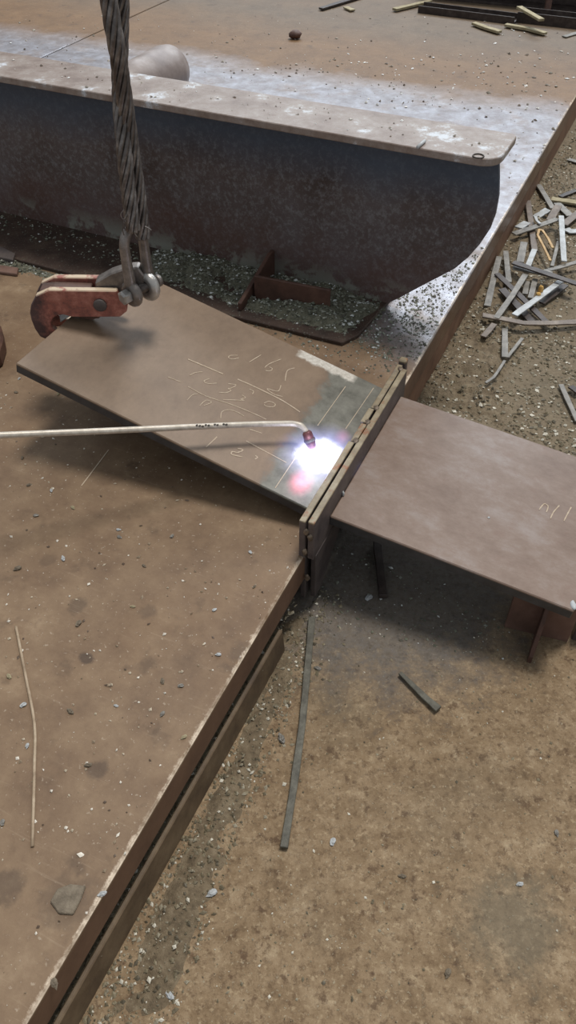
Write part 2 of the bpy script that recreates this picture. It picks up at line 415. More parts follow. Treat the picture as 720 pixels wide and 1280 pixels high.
# ================================================================== PLATFORM
seam = loc(at(60, 68, P))[0]
plat = thing('steel_platform', 'long rusty brown steel work platform with bright worn edge', 'platform', L(0, 0, 0))
mb = MB().box((seam + .006, -1.7, -.08), (-(seam + .006), 0, 0), (0, 7.6, 0), (0, 0, .08))
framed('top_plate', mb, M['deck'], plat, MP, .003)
mb = MB().box((seam - 3.4, -1.7, -.08), (3.394, 0, 0), (0, 7.6, 0), (0, 0, .08))
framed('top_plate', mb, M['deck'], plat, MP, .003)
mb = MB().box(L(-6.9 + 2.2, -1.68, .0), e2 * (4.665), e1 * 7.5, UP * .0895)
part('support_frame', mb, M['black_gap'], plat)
mb = MB().box(L(-.034, .30, 0), e2 * .031, e1 * 5.58, UP * .0895)
part('side_plate', mb, M['side_rust'], plat, bevel=.002)
# low rusty strip leaning on the side nearest the viewer
ys0 = loc(at(353, 782, .08))[1]
mb = MB().prism([L(-.003, -1.65, .066), L(.006, -1.65, .066), L(.012, -1.65, 0), L(.003, -1.65, 0)], e1 * (ys0 + 1.65))
part('side_strip', mb, M['strip_rust'], plat, bevel=.002)
# pale scratch on the deck
mb = MB()
for a, b in (((102, 607), (136, 562)),):
    p, q = at(*a, P + .0006), at(*b, P + .0006)
    mb.sweep([p, p.lerp(q, .5), q], [(-.0012, 0), (.0012, 0), (.0012, .0004), (-.0012, .0004)])
part('chalk_line', mb, M['chalk'], plat)

# ================================================================== STEEL BEAM
A2 = R(-25.2)
b2 = Vector((math.cos(A2), math.sin(A2), 0)); b1 = Vector((-math.sin(A2), math.cos(A2), 0))
ZT = .65                                                  # top of the top flange
rc = at(628, 203, ZT)
near = rc.dot(b1); sR = at(632, 190, ZT).dot(b2)
FW = .185
webn = near + FW / 2
def Bm(s_, n_, z): return b2 * s_ + b1 * n_ + UP * z
sL = sR - 3.4
MBm = Matrix(((b2.x, b1.x, 0, 0), (b2.y, b1.y, 0, 0), (0, 0, 1, 0), (0, 0, 0, 1)))
beam = thing('steel_beam', 'deep dark steel beam with rounded web end, standing on the platform', 'beam', Bm(sR - .8, webn, P))
# top flange with rounded corners
poly = [Bm(sL, near, ZT - .018), Bm(sR - .05, near, ZT - .018)]
for k in range(1, 7):
    th = R(-90 + 90 * k / 6); poly.append(Bm(sR - .05 + .05 * math.cos(th), near + .05 + .05 * math.sin(th), ZT - .018))
for k in range(0, 7):
    th = R(90 * k / 6); poly.append(Bm(sR - .02 + .02 * math.cos(th), near + FW - .02 + .02 * math.sin(th), ZT - .018))
poly.append(Bm(sL, near + FW, ZT - .018))
mb = MB().prism(poly, UP * .018)
tf = part('top_flange', mb, M['flange'], beam, bevel=.002)
mb = MB().ring(at(598, 195, ZT + .0012), UP, .0125, .0016, 24, 6)
part('chalk_ring', mb, M['mark'], tf)
mb = MB().tube([at(522, 184, ZT + .004), at(531, 176, ZT + .004)], .004, 8)
part('paint_mark', mb, M['scrap_pale'], tf)
# web with curved cut end, traced on the web plane
wp = Bm(0, webn - .006, 0)
out = [(480, 381), (500, 372), (520, 361), (545, 348), (568, 336), (585, 322), (600, 305), (612, 287), (619, 268), (623, 245), (623.5, 225), (621, 205)]
pts = [on(x, y, wp, b1) for x, y in out]
pts = [p - UP * max(0, p.z - (ZT - .018)) for p in pts]
pts[-1].z = ZT - .018
poly = [Bm(sL, webn - .006, P + .012), Bm(pts[0].dot(b2) - .02, webn - .006, P + .012)] + pts + [Bm(sL, webn - .006, ZT - .018)]
mb = MB().prism(poly, b1 * .012)
wv = mesh_obj('web', mb, M['web'], beam.location); wv.parent = beam
# lower flange, wider than the top one
fA, fB = at(-260, 218, P + .012), at(445, 424, P + .012)
fA = Bm(sL, near - .05, P); fC = at(300, 397, P + .012); fC.z = P; fB.z = P
fE = at(428, 428, P + .012); fE.z = P; fF = at(448, 418, P + .012); fF.z = P
poly = [Bm(sL, fC.dot(b1) + .02, P), fC, fE, fF, Bm(fF.dot(b2) + .02, webn + .10, P), Bm(sL, webn + .10, P)]
mb = MB().prism(poly, UP * .012)
part('bottom_flange', mb, M['low_flange'], beam, bevel=.002)
# gusset plate across the lower flange
g0 = at(296, 389, P + .012); sg = g0.dot(b2)
gt = on(322, 306, Bm(sg, 0, 0), b2) if False else None
ng = g0.dot(b1) + .006
zt_g = on(322, 308, wp, b1)
poly = [Bm(sg, ng, P + .012), Bm(sg, webn - .006, P + .012), Bm(sg, webn - .006, zt_g.z), Bm(sg, webn - .03, zt_g.z), Bm(sg, ng, P + .035)]
mb = MB().prism(poly, b2 * .012)
part('gusset_plate', mb, M['dark_rust'], beam, bevel=.0015)

# small plate standing on the lower flange
q0 = at(318, 376, P + .012); q1 = at(411, 392, P + .012)
qd = (q1 - q0); qd.z = 0
hgt = .078
mb = MB().prism([q0, q1, q1 + UP * (hgt - .006) - qd * .0, q0 + UP * hgt], b1 * .01)
single('small_plate', mb, M['dark_rust'], 'small dark red plate standing among slag at the foot of the beam', 'steel plate', bevel=.002)

# ================================================================== PIPE behind the beam
pc = at(196, 96, P + .10); pc.z = P + .102
mb = MB().lathe(pc + e1 * .12, -e1, [(-.035, .004), (-.033, .042), (-.022, .074), (0, .093), (.04, .10), (.9, .10)], 32)
single('steel_pipe', mb, M['pipe'], 'dusty pinkish pipe with rounded end lying behind the beam', 'pipe')

# ================================================================== BENT PLATE (left)
ZP = .22                                                  # top of the plates at the joint
TP = .026
PA = at(381, 634, ZP); PBx = at(472, 482, ZP)
hu = (PBx - PA); PW = hu.length; hu.normalize()
TH = R(14)
ZB = .27
xa, ya, _ = loc(at(378, 650, ZB)); xb, yb, _ = loc(at(397, 648, ZB))
xc, yc, _ = loc(at(509, 462, ZB)); xd, yd, _ = loc(at(503, 449, ZB))
xo = (xb + xc) / 2                     # outer face of the right bar
BT = .013
yn = min(ya, yb)
gx = .0045
Y0 = -((xo - 2 * BT - gx) - (loc(PA)[0] + loc(PBx)[0]) / 2) / math.cos(TH) + .0012
print('Y0', Y0)
lu0 = UP.cross(hu).normalized()
lu = lu0 * math.cos(TH) + UP * math.sin(TH)
pn = hu.cross(lu).normalized()
if pn.z < 0: pn = -pn
PL = .692
def hitp(x, y, off=0.0): return on(x, y, PA + pn * off, pn)
MPl = Matrix(((hu.x, lu.x, pn.x, PA.x), (hu.y, lu.y, pn.y, PA.y), (hu.z, lu.z, pn.z, PA.z), (0, 0, 0, 1)))
bent = thing('bent_steel_plate', 'brown chalk-marked steel plate tilted up by the red clamp, heated by the torch', 'steel plate', PA - UP * TP)
mb = MB()
N1, N2 = 30, 20
vs = []; fs = []
def plate_z(v): return 0.0 if v > .10 else -.0
for k in range(2):
    for j in range(N1 + 1):
        for i in range(N2 + 1):
            vs.append((PW * i / N2, Y0 + (PL - Y0) * j / N1, -TP * k))
n_ = (N1 + 1) * (N2 + 1)
for j in range(N1):
    for i in range(N2):
        a = j * (N2 + 1) + i
        fs.append((a, a + 1, a + N2 + 2, a + N2 + 1)); fs.append((a + n_, a + N2 + 1 + n_, a + N2 + 2 + n_, a + 1 + n_))
for j in range(N1):
    a = j * (N2 + 1); fs.append((a, a + N2 + 1, a + N2 + 1 + n_, a + n_))
    a += N2; fs.append((a, a + n_, a + N2 + 1 + n_, a + N2 + 1))
for i in range(N2):
    a = i; fs.append((a, a + n_, a + 1 + n_, a + 1))
    a = N1 * (N2 + 1) + i; fs.append((a, a + 1, a + 1 + n_, a + n_))
mb.add(vs, fs)
framed('plate', mb, M['bent_plate'], bent, MPl, .002)
def chalk(lines, hit, nrm, root, wd=.0011, name='chalk_mark', m='chalk'):
    for ln in lines:
        mb = MB(); pts = [hit(x, y) for x, y in ln]
        if len(pts) == 2: pts = [pts[0], pts[0].lerp(pts[1], .5), pts[1]]
        else:   # Catmull-Rom smoothing
            e = [pts[0]] + pts + [pts[-1]]; sm = []
            for i in range(1, len(e) - 2):
                for k in range(5):
                    t_ = k / 5; p0, p1, p2, p3 = e[i - 1:i + 3]
                    sm.append(.5 * ((2 * p1) + (p2 - p0) * t_ + (2 * p0 - 5 * p1 + 4 * p2 - p3) * t_ ** 2 + (3 * p1 - p0 - 3 * p2 + p3) * t_ ** 3))
            pts = sm + [pts[-1]]
        n = len(pts)
        sc = [max(.35, 1 + .5 * math.sin(i * 1.9 + len(lines)) * .4) for i in range(n)]
        mb.sweep(pts, [(-wd, 0), (wd, 0), (wd, .0005), (-wd, .0005)], nrm, False, sc)
        part(name, mb, M[m], root)
def z7(*ps): return [(210 + x / 3.79, 420 + y / 3.79) for x, y in ps]
h7 = lambda x, y: hitp(x, y, .0003)
chalk([z7((95, 110), (180, 146), (260, 180)), z7((330, 205), (420, 245), (540, 305), (625, 360))], h7, pn, bent, .0014, 'chalk_line')
chalk([z7((0, 195), (60, 218)), z7((95, 240), (180, 285), (300, 325), (400, 365), (465, 395))], h7, pn, bent, .0008, 'chalk_line')
chalk([z7((388, 443), (445, 461)), z7((370, 498), (560, 600))], h7, pn, bent, .0010, 'chalk_line')
chalk([[(344, 610), (372, 568)], [(397, 532), (432, 483)], [(432, 536), (467, 485)]], h7, pn, bent, .0008, 'layout_line')
chalk([z7((103, 186), (130, 174), (163, 170)),
       z7((195, 203), (170, 214), (190, 226), (231, 224)),
       z7((285, 227), (322, 232), (300, 247), (285, 250), (298, 258), (275, 269), (241, 267)),
       z7((385, 252), (405, 262), (400, 275)), z7((350, 280), (367, 292), (345, 300), (358, 305), (262, 302)),
       z7((455, 318), (480, 310), (507, 322), (500, 335), (470, 334), (455, 325))], h7, pn, bent, .0009, 'chalk_figure')
chalk([z7((330, 92), (295, 93), (287, 103), (305, 110), (335, 104)), z7((385, 124), (440, 90)),
       z7((535, 110), (480, 132), (458, 150)), z7((480, 147), (494, 155), (485, 165), (462, 164)),
       z7((600, 152), (565, 165), (555, 212)), z7((535, 234), (520, 262), (470, 250), (500, 275), (542, 287))], h7, pn, bent, .0009, 'chalk_figure')
chalk([z7((180, 527), (232, 478)), z7((330, 532), (355, 540), (330, 552), (305, 548), (303, 562), (352, 573)),
       z7((413, 567), (424, 575), (412, 583))], h7, pn, bent, .0011, 'chalk_figure')
chalk([z7((90, 305), (115, 280), (140, 275)), z7((150, 330), (180, 305), (205, 315), (170, 330)),
       z7((250, 390), (255, 360), (290, 350), (330, 362), (360, 380))], h7, pn, bent, .0007, 'faint_chalk_scribble')

# ================================================================== JOINT BARS along the platform edge
joint = thing('joint_bars', 'pair of upright steel bars tacked together along the platform edge', 'steel bars', L(xo - .02, (yn + yc) / 2, .045))
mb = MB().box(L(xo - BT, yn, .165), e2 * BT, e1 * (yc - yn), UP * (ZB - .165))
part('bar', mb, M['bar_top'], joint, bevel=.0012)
Lb = yc - yn
cuts = [0, .475, .60, .70, 1.04]
off = [0, .0022, -.0012, .0016]
for k in range(4):
    a, b = yn - .003 + cuts[k] * Lb, yn - .003 + cuts[k + 1] * Lb - .004
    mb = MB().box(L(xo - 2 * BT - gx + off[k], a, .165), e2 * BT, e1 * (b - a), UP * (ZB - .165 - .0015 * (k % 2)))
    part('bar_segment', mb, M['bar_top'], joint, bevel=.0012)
mb = MB().box(L(xo - 2 * BT - gx, yn + 1.045 * Lb, .18), e2 * (BT + .006), e1 * .018, UP * (ZB - .176))
part('end_lug', mb, M['bar_top'], joint, bevel=.003)
# braces hanging below the bars at the near end
mb = MB().prism([L(xo - .010, yn + .012, .165), L(xo - .010, yn + .20, .165), L(xo - .010, yn + .05, .03), L(xo - .010, yn + .016, .03)], e2 * .011)
part('brace', mb, M['bar_dark'], joint, bevel=.001)
mb = MB().box(L(xo - 2 * BT - gx + .001, yn + .006, .03), e2 * .011, e1 * .03, UP * .135)
part('brace', mb, M['bar_dark'], joint, bevel=.001)
def blob(c, r, sq=(1, 1, 1), seed=0, n=2):
    """lumpy little ball"""
    mb = MB(); rnd = random.Random(seed); seg, rings = 10, 7; vs = []; fs = []
    for j in range(rings + 1):
        th = math.pi * j / rings
        for i in range(seg):
            ph = 2 * math.pi * i / seg; d = Vector((math.sin(th) * math.cos(ph), math.sin(th) * math.sin(ph), math.cos(th)))
            q = r * (1 + .3 * mnoise.noise(d * 1.6 + Vector((seed * 3.1, 0, 0))))
            vs.append(Vector(c) + Vector((d.x * sq[0], d.y * sq[1], d.z * sq[2])) * q)
    for j in range(rings):
        for i in range(seg):
            a = j * seg + i; b = j * seg + (i + 1) % seg
            fs.append((a, a + seg, b + seg, b))
    return mb.add(vs, fs, True)
for k, fr in enumerate((.475, .60, .70, .995)):
    p = L(xo - BT - gx * .6, yn + fr * Lb, ZB - .001)
    part('weld_tack', blob(p, .0062, (1.1, 1.5, .5), k), M['weld'], joint)
for k, (px, py) in enumerate(((383, 665), (388, 672), (381, 690), (384, 722))):
    p = on(px, py, L(0, yn - .001, 0), e1)
    part('slag_drip', blob(p, .006, (1, .6, 1.5), k + 9), M['weld'], joint)
p = L(xo + .001, yn + .10 * Lb, ZP + .006)
part('weld_tack', blob(on(429, 617, L(xo + .002, 0, 0), e2), .005, (.6, 1, 1.2), 31), M['scrap_pale'], joint)
# ================================================================== FLAT PLATE (right)
QA = on(412, 645, L(xo + .0008, 0, 0), e2); QB = on(501.5, 495, L(xo + .0008, 0, 0), e2)
print('right plate z at joint', QA.z, QB.z)
zj = (QA.z + QB.z) / 2
QA = L(xo + .0008, loc(at(413, 645, zj))[1], zj); QB = L(xo + .0008, loc(at(501.5, 495, zj))[1], zj)
ZE = zj - .045
QC = at(718, 764, ZE); QD = at(840, 632, ZE)
# far edge parallel to the near edge
nd = (QC - QA)
QD = QB + nd
qn = (QC - QA).cross(QB - QA).normalized()
if qn.z < 0: qn = -qn
qx = (QC - QA).normalized(); qy = qn.cross(qx)
MQ = Matrix(((qx.x, qy.x, qn.x, QA.x), (qx.y, qy.y, qn.y, QA.y), (qx.z, qy.z, qn.z, QA.z), (0, 0, 0, 1)))
def lq(p): d = p - QA; return Vector((d.dot(qx), d.dot(qy), 0))
flat = thing('flat_steel_plate', 'smooth brown steel plate reaching right from the joint bars over the dirt floor', 'steel plate', QA - UP * TP)
poly = [lq(QA), lq(QC), lq(QD), lq(QB)]
mb = MB().prism([p - Vector((0, 0, TP)) for p in poly], (0, 0, TP))
framed('plate', mb, M['flat_plate'], flat, MQ, .002)
hq = lambda x, y: on(x, y, QA + qn * .0003, qn)
chalk([[(674, 637), (680, 630), (685, 633), (683, 640)], [(688, 648), (692, 640), (699, 632)], [(705, 651), (709, 643), (714, 634)]], hq, qn, flat, .0011, 'chalk_figure')
mb = blob(hq(611, 647), .003, (1, 1, .5), 4)
part('paint_fleck', mb, M['scrap_pale'], flat)
mb = blob(hq(717, 757), .008, (.8, 1.4, .5), 5)
part('end_glint', mb, M['scrap_pale'], flat)  # pale blob painted in for the white reflection at the plate end

# stand under the right end of that plate
def under(x, y_pix, n): pass
p0 = at(630, 784, 0); p1 = at(709, 803, 0)
pd = (p1 - p0).normalized(); pq = Vector((-pd.y, pd.x, 0))
def qz(p): return QA.z + ((QA - Vector((p.x, p.y, QA.z))).dot(qn)) / qn.z - 0.0
def planez(p): return QA.z - ((p.x - QA.x) * qn.x + (p.y - QA.y) * qn.y) / qn.z
def topz(p): return planez(p) - TP / qn.z - .0015
stand = thing('plate_stand', 'low rusty cross-shaped stand under the right end of the flat plate', 'stand', p0.lerp(p1, .5))
mb = MB().prism([p0, p1, Vector((p1.x, p1.y, topz(p1))), Vector((p0.x, p0.y, topz(p0)))], pq * .012)
part('cross_plate', mb, M['red_rust'], stand, bevel=.0015)
f0 = at(658, 828, 0); pm = p0 + pd * ((f0 - p0).dot(pd) + .008)
ft = Vector((pm.x, pm.y, topz(pm) - .004)); fd = pq
poly = [Vector((f0.x, f0.y, 0)), Vector((pm.x, pm.y, 0)) - fd * .001, ft - fd * .001, ft - fd * .018, Vector((f0.x, f0.y, .02))]
mb = MB().prism(poly, pd * .009)
part('fin', mb, M['dark_rust'], stand, bevel=.001)
poly = [pm + pq * .013, pm + pq * .10, Vector(((pm + pq * .10).x, (pm + pq * .10).y, topz(pm + pq * .1) - .003)), Vector(((pm + pq * .013).x, (pm + pq * .013).y, topz(pm + pq * .013) - .003))]
mb = MB().prism(poly, pd * .009)
part('fin', mb, M['dark_rust'], stand, bevel=.001)
mb = MB().box(at(714, 800, 0), pd * .06, pq * .03, UP * .075)
single('steel_block', mb, M['bar_dark'], 'dark steel block just beyond the stand, cut by the right picture edge', 'block', bevel=.002)

# ================================================================== LIFTING CLAMP
c0 = hitp(84, 402)
y0 = c0.y
YN = Vector((0, 1, 0))
def cp(x, y, dy=0.0):
    """zoomed pixel of the clamp on its front side plane"""
    return on(20 + x / 3.6, 270 + y / 3.6, Vector((0, y0, 0)), YN) + Vector((0, dy, 0))
ck = cp(480, 345)
cl = thing('lifting_clamp', 'worn red plate lifting clamp gripping the raised corner of the bent plate', 'clamp', cp(260, 400, .03))
outl = [(66, 430), (70, 395), (92, 352), (150, 326), (300, 328), (455, 330), (470, 368), (502, 398), (500, 422), (470, 446), (380, 447), (255, 447), (214, 436),
        (188, 440), (170, 452), (160, 472), (164, 494), (184, 510), (230, 520), (222, 545), (150, 552), (112, 536), (88, 500), (73, 462)]
for dy in (-.008, .048):
    poly = [cp(x, y, dy) for x, y in outl]
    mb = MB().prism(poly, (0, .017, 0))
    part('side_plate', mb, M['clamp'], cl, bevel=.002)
# bolt through both sides
bc = cp(382, 390, -.015)
mb = MB().lathe(bc, (0, 1, 0), [(0, .013), (.002, .015), (.008, .015), (.008, .010), (.078, .010)], 24)
part('bolt', mb, M['bar_dark'], cl)
# cam and jaw insert between the sides
mb = MB().prism([cp(x, y, .010) for x, y in ((190, 455), (240, 436), (275, 440), (260, 452), (215, 478), (195, 492))], (0, .034, 0))
part('jaw', mb, M['scrap_pale'], cl, 'pale worn jaw in the clamp mouth', bevel=.002)
mb = MB().prism([cp(x, y, .008) for x, y in ((250, 440), (400, 440), (370, 470), (330, 478), (270, 465))], (0, .036, 0))
part('cam', mb, M['dark_rust'], cl, bevel=.002)
mb = MB().prism([cp(x, y, .012) for x, y in ((350, 312), (420, 272), (485, 250), (545, 245), (580, 290), (560, 345), (500, 372), (420, 390), (360, 380))], (0, .03, 0))
part('link', mb, M['steel'], cl, bevel=.003)
mb = MB().prism([cp(x, y, .008) for x, y in ((100, 345), (160, 338), (330, 345), (330, 400), (180, 420), (120, 470), (90, 430))], (0, .036, 0))
part('spacer', mb, M['dark_rust'], cl, bevel=.002)

# ================================================================== SHACKLE
pc_ = cp(520, 338, -.014)              # front end of the pin
sa = Vector((.66, .75, 0)).normalized()   # pin axis
shk = thing('shackle', 'grey bow shackle joining the wire rope to the clamp', 'shackle', pc_ - UP * .03)
def sp(d, z=0.0, x=0.0): return pc_ + sa * d + UP * z + Vector((sa.y, -sa.x, 0)) * x
mb = MB().lathe(pc_, sa, [(-.006, .0105), (.074, .0105), (.074, .014), (.084, .014)], 24)
pin = part('pin', mb, M['steel'], shk)
mb = MB().lathe(pc_, sa, [(-.026, .010), (-.023, .0165), (-.006, .0165)], 6)
mb.sm = [False] * len(mb.f)
part('nut', mb, M['bright_steel'], pin, bevel=.001)
mb = MB().ring(sp(.004), sa, .0185, .0115, 30, 12)
part('eye', mb, M['steel'], shk)
mb = MB().ring(sp(.050), sa, .0225, .0125, 32, 14)
part('eye', mb, M['bright_steel'], shk, 'bright polished eye')
hl = .128; d0, d1 = .004, .056
bow = [sp(d0, .012 + (hl - .035) * k / 8 - 0, -.002) for k in range(9)]
bow += [sp((d0 + d1) / 2 - (d1 - d0) / 2 * math.cos(math.pi * k / 12), hl - .023 + .034 * math.sin(math.pi * k / 12), -.002) for k in range(1, 12)]
bow += [sp(d1, .02 + (hl - .043) * (8 - k) / 8, -.002) for k in range(9)]
sc = [1.18 - .22 * min(1, min(i, len(bow) - 1 - i) / 6) for i in range(len(bow))]
mb = MB().tube(bow, .0118, 14, sc, up=sp(0, 0, 1) - sp(0))
part('bow', mb, M['steel'], shk)
bt = sp((d0 + d1) / 2, hl, 0)

# ================================================================== WIRE ROPE
yr = bt.y
sling = thing('wire_rope_sling', 'grey twisted steel wire rope hanging from above, looped through the shackle', 'wire rope', bt)
def rp(x, y, dy): return on(x, y, Vector((0, yr + dy, 0)), YN)
def catmull(pts, k):
    e = [pts[0] * 2 - pts[1]] + pts + [pts[-1] * 2 - pts[-2]]; o = []
    for i in range(1, len(e) - 2):
        p0, p1, p2, p3 = e[i - 1:i + 3]
        for j in range(k):
            t_ = j / k
            o.append(.5 * ((2 * p1) + (p2 - p0) * t_ + (2 * p0 - 5 * p1 + 4 * p2 - p3) * t_ ** 2 + (3 * p1 - p0 - 3 * p2 + p3) * t_ ** 3))
    return o + [pts[-1]]
def rope(path, R0, phase):
    mb = MB(); n = len(path); d = 0; dist = [0]
    for i in range(1, n): d += (path[i] - path[i - 1]).length; dist.append(d)
    mb.tube(path, R0 * .55, 8, up=(0, 1, 0))
    for s_ in range(7):
        pts = []
        for i, p in enumerate(path):
            t_ = (path[min(i + 1, n - 1)] - path[max(i - 1, 0)]).normalized()
            a = t_.cross(YN).normalized(); b = a.cross(t_)
            th = phase + s_ * 2 * math.pi / 7 - dist[i] * 2 * math.pi / (R0 * 14)
            pts.append(p + (a * math.cos(th) + b * math.sin(th)) * R0 * .68)
        mb.tube(pts, R0 * .30, 8, up=(0, 1, 0))
    return mb
pa = catmull([rp(179, 298, .002), rp(178, 288, .004), rp(173, 245, .006), rp(165, 190, .008), rp(155, 120, 0), rp(146, 60, -.016), rp(139, 20, -.014), rp(131, -40, -.01)] + [rp(131, -40, -.01) + UP * (.1 * k) for k in range(1, 11)], 14)
pb = catmull([rp(167, 288, -.026), rp(165, 276, -.026), rp(160, 235, -.018), rp(155, 185, -.012), rp(150, 120, .018), rp(150, 60, .022), rp(151, 10, .022), rp(150, -40, .022)] + [rp(150, -40, .022) + UP * (.1 * k) for k in range(1, 11)], 14)
part('rope_leg', rope(pa, .0165, 0), M['rope'], sling)
part('rope_leg', rope(pb, .0160, .6), M['rope'], sling)
for k, ln in enumerate((((155, 262), (151, 268), (154, 274), (158, 270)), ((157, 275), (153, 285), (155, 294)), ((170, 282), (168, 290), (172, 297)), ((181, 283), (187, 286), (189, 288)), ((158, 268), (154, 280), (157, 288)))):
    mb = MB().tube(catmull([rp(x, y, -.04) for x, y in ln], 5), .0012, 5, up=(0, 1, 0))
    part('frayed_wire', mb, M['rope'], sling)

# ================================================================== TORCH
def zl(x): return .29 + (372 - x) / 372 * .125
tq = [at(x, y, zl(x)) for x, y in ((-420, 559), (-40, 545.5), (0, 544), (100, 540), (200, 535.5), (300, 531), (355, 529.5))]
bend = [at(368, 530, .289), at(376, 532, .286), at(381, 537, .279), at(384, 543, .27)]
torch = thing('heating_torch', 'thin pale metal torch tube with bent dark nozzle above the flame', 'torch', tq[2])
mb = MB().tube(catmull(tq + bend, 5), .0062, 14)
part('tube', mb, M['torch'], torch)
n0 = at(383, 539, .277); n1 = at(391, 561, .243)
ax = (n1 - n0)
mb = MB().lathe(n0, ax, [(0, .0075), (.004, .0105), (ax.length * .5, .0115), (ax.length * .52, .0095), (ax.length * .58, .0095), (ax.length * .6, .0115), (ax.length * .9, .0095), (ax.length, .007)], 20)
nz_ = part('nozzle', mb, M['copper'], torch)
mb = MB().lathe(n0 + ax * .42, ax, [(0, .0115), (.001, .0128), (.006, .0128), (.007, .0115)], 20)
part('collar', mb, M['bar_dark'], nz_)
mb = MB()
for k in range(11):
    x = 246 + k * 3.7
    if k in (5, 8): continue
    p = at(x, 531.6 + (k % 3) * .7 - (x - 246) * .045, zl(x) + .0055)
    mb.add(blob(p, .0024, (1.2, 1.2, .5), k).v, blob(p, .0024, (1.2, 1.2, .5), k).f, True)
part('engraved_mark', mb, M['mark'], torch)

# ================================================================== FLAME
fc = hitp(398, 568, .014)
flame = thing('torch_flame', 'dazzling white torch flame spreading over the plate beside the joint bars', 'flame', fc - pn * .013)
def vol(name, colr, stren, power, nscale, namp):
    t = NT(name); t.t.nodes.remove(t.b)
    v = t.mapping()
    ln = t.n('VectorMath', operation='LENGTH'); t.link(v, ln.inputs[0])
    nv = t.n('VectorMath', operation='NORMALIZE'); t.link(v, nv.inputs[0])
    nz = t.math('MULTIPLY', t.math('SUBTRACT', t.noise(nscale, 3, .6, nv.outputs[0]), .5), namp)
    d = t.math('SUBTRACT', 1.0, t.math('ADD', ln.outputs['Value'], nz))
    d = t.math('POWER', t.math('MAXIMUM', d, 0.0), power)
    e = t.n('Emission'); e.inputs[0].default_value = colr; t.link(t.math('MULTIPLY', d, stren), e.inputs[1])
    t.link(e.outputs[0], t.out.inputs['Volume'])
    return t.m
def ellipsoid(name, c, ax, m):
    mb = MB(); s0 = blob((0, 0, 0), 1.0, seed=0)
    seg, rings = 20, 12; vs = []; fs = []
    for j in range(rings + 1):
        th = math.pi * j / rings
        for i in range(seg):
            ph = 2 * math.pi * i / seg; vs.append((math.sin(th) * math.cos(ph), math.sin(th) * math.sin(ph), math.cos(th)))
    for j in range(rings):
        for i in range(seg):
            a = j * seg + i; b = j * seg + (i + 1) % seg; fs.append((a, a + seg, b + seg, b))
    mb.add(vs, fs, True)
    ob = mesh_obj(name, mb, m, (0, 0, 0)); ob.parent = flame
    x, y, z = ax
    mt = Matrix(((x.x, y.x, z.x, c.x), (x.y, y.y, z.y, c.y), (x.z, y.z, z.z, c.z), (0, 0, 0, 1)))
    ob.matrix_local = Matrix.Translation(-Vector(flame.location)) @ mt
    return ob
fx1 = hitp(430, 552) - hitp(368, 572); fx1.normalize(); fx2 = pn.cross(fx1)
ellipsoid('white_core', hitp(400, 569, .010), (fx1 * .068, fx2 * .055, pn * .012), vol('flame_core', (.88, .90, 1, 1), 420, 1.5, 2.6, 1.1))
ellipsoid('blue_haze', hitp(400, 567, .018), (fx1 * .115, fx2 * .092, pn * .032), vol('flame_haze', (.40, .44, 1, 1), 46, 1.8, 2.2, .8))
ellipsoid('pink_tongue', hitp(376, 603, .010), (hu * .045, lu * .032, pn * .012), vol('flame_pink', (1, .05, .20, 1), 72, 1.4, 2.0, .7))
ellipsoid('pink_tongue', hitp(428, 546, .011), (hu * .03, lu * .022, pn * .012), vol('flame_pink_edge', (1, .3, .6, 1), 16, 1.2, 2.0, .4))
mb = MB().lathe(n1, ax, [(0, .005), (.008, .0045), (.022, .001)], 14)
t = NT('flame_cone'); t.b.inputs['Emission Color'].default_value = (.8, .88, 1, 1); t.b.inputs['Emission Strength'].default_value = 18
part('inner_cone', mb, t.fin((.8, .9, 1, 1)), flame)
pl = bpy.data.lights.new('flame_light', 'POINT'); pl.energy = .35; pl.color = (.75, .8, 1); pl.shadow_soft_size = .03
po = bpy.data.objects.new('flame_light', pl); C.objects.link(po); po.location = hitp(398, 566, .05); 

# ================================================================== SCRAP STRIPS
def strip(name, px, wpx, z0, z1, m, label, thick=.005, cat='metal strip', group=None, taper=0, twist=0):
    n = len(px); pts = []
    for i, (x, y) in enumerate(px):
        z = z0 + (z1 - z0) * i / (n - 1); pts.append(at(x, y, z + thick))
    mid = pts[n // 2]; dep = mid.y * S - (mid.z - CZ) * S
    # half-width in metres from the width in pixels, allowing for the strip's foreshortening
    d = pts[-1] - pts[0]; d.normalize(); sd = d.cross(UP).normalized()
    pr = lambda p: (F * p.x / (p.y * S - (p.z - CZ) * S), F * (p.y * S + (p.z - CZ) * S) / (p.y * S - (p.z - CZ) * S))
    a, b = pr(mid - sd * .01), pr(mid + sd * .01)
    dd = pr(mid + d * .01); c_ = pr(mid); dx, dy = dd[0] - c_[0], dd[1] - c_[1]; ll = math.hypot(dx, dy) or 1
    perp = abs((b[0] - a[0]) * dy - (b[1] - a[1]) * dx) / ll
    w_ = max(.004, min(.032, .02 * wpx / max(perp, .5)))
    rnd = random.Random(int(px[0][0] * 13 + px[0][1]))
    pp = []
    for i in range(n - 1):
        for k in range(4): pp.append(pts[i].lerp(pts[i + 1], k / 4))
    pp.append(pts[-1])
    sc = [(1 + rnd.uniform(-.07, .07)) * (1 - taper * (1 - i / len(pp))) for i, _ in enumerate(pp)]
    h = thick / 2
    upv = (UP + sd * twist).normalized()
    mb = MB().sweep(pp, [(-w_ / 2, -h), (w_ / 2, -h), (w_ / 2, h), (-w_ / 2, h)], upv, False, sc)
    return single(name, mb, M[m], label, cat, group, bevel=.0008)
G = 'steel offcuts heaped beside the platform'
def sc_(px, w, z0, z1, m, label, **k): return strip('scrap_strip', px, w, z0, z1, m, label, group=G, **k)
sc_([(673, 231), (681, 244), (691, 261)], 6, .005, .022, 'scrap', 'grey offcut strip slanting at the top of the pile, left of the yellow wood')
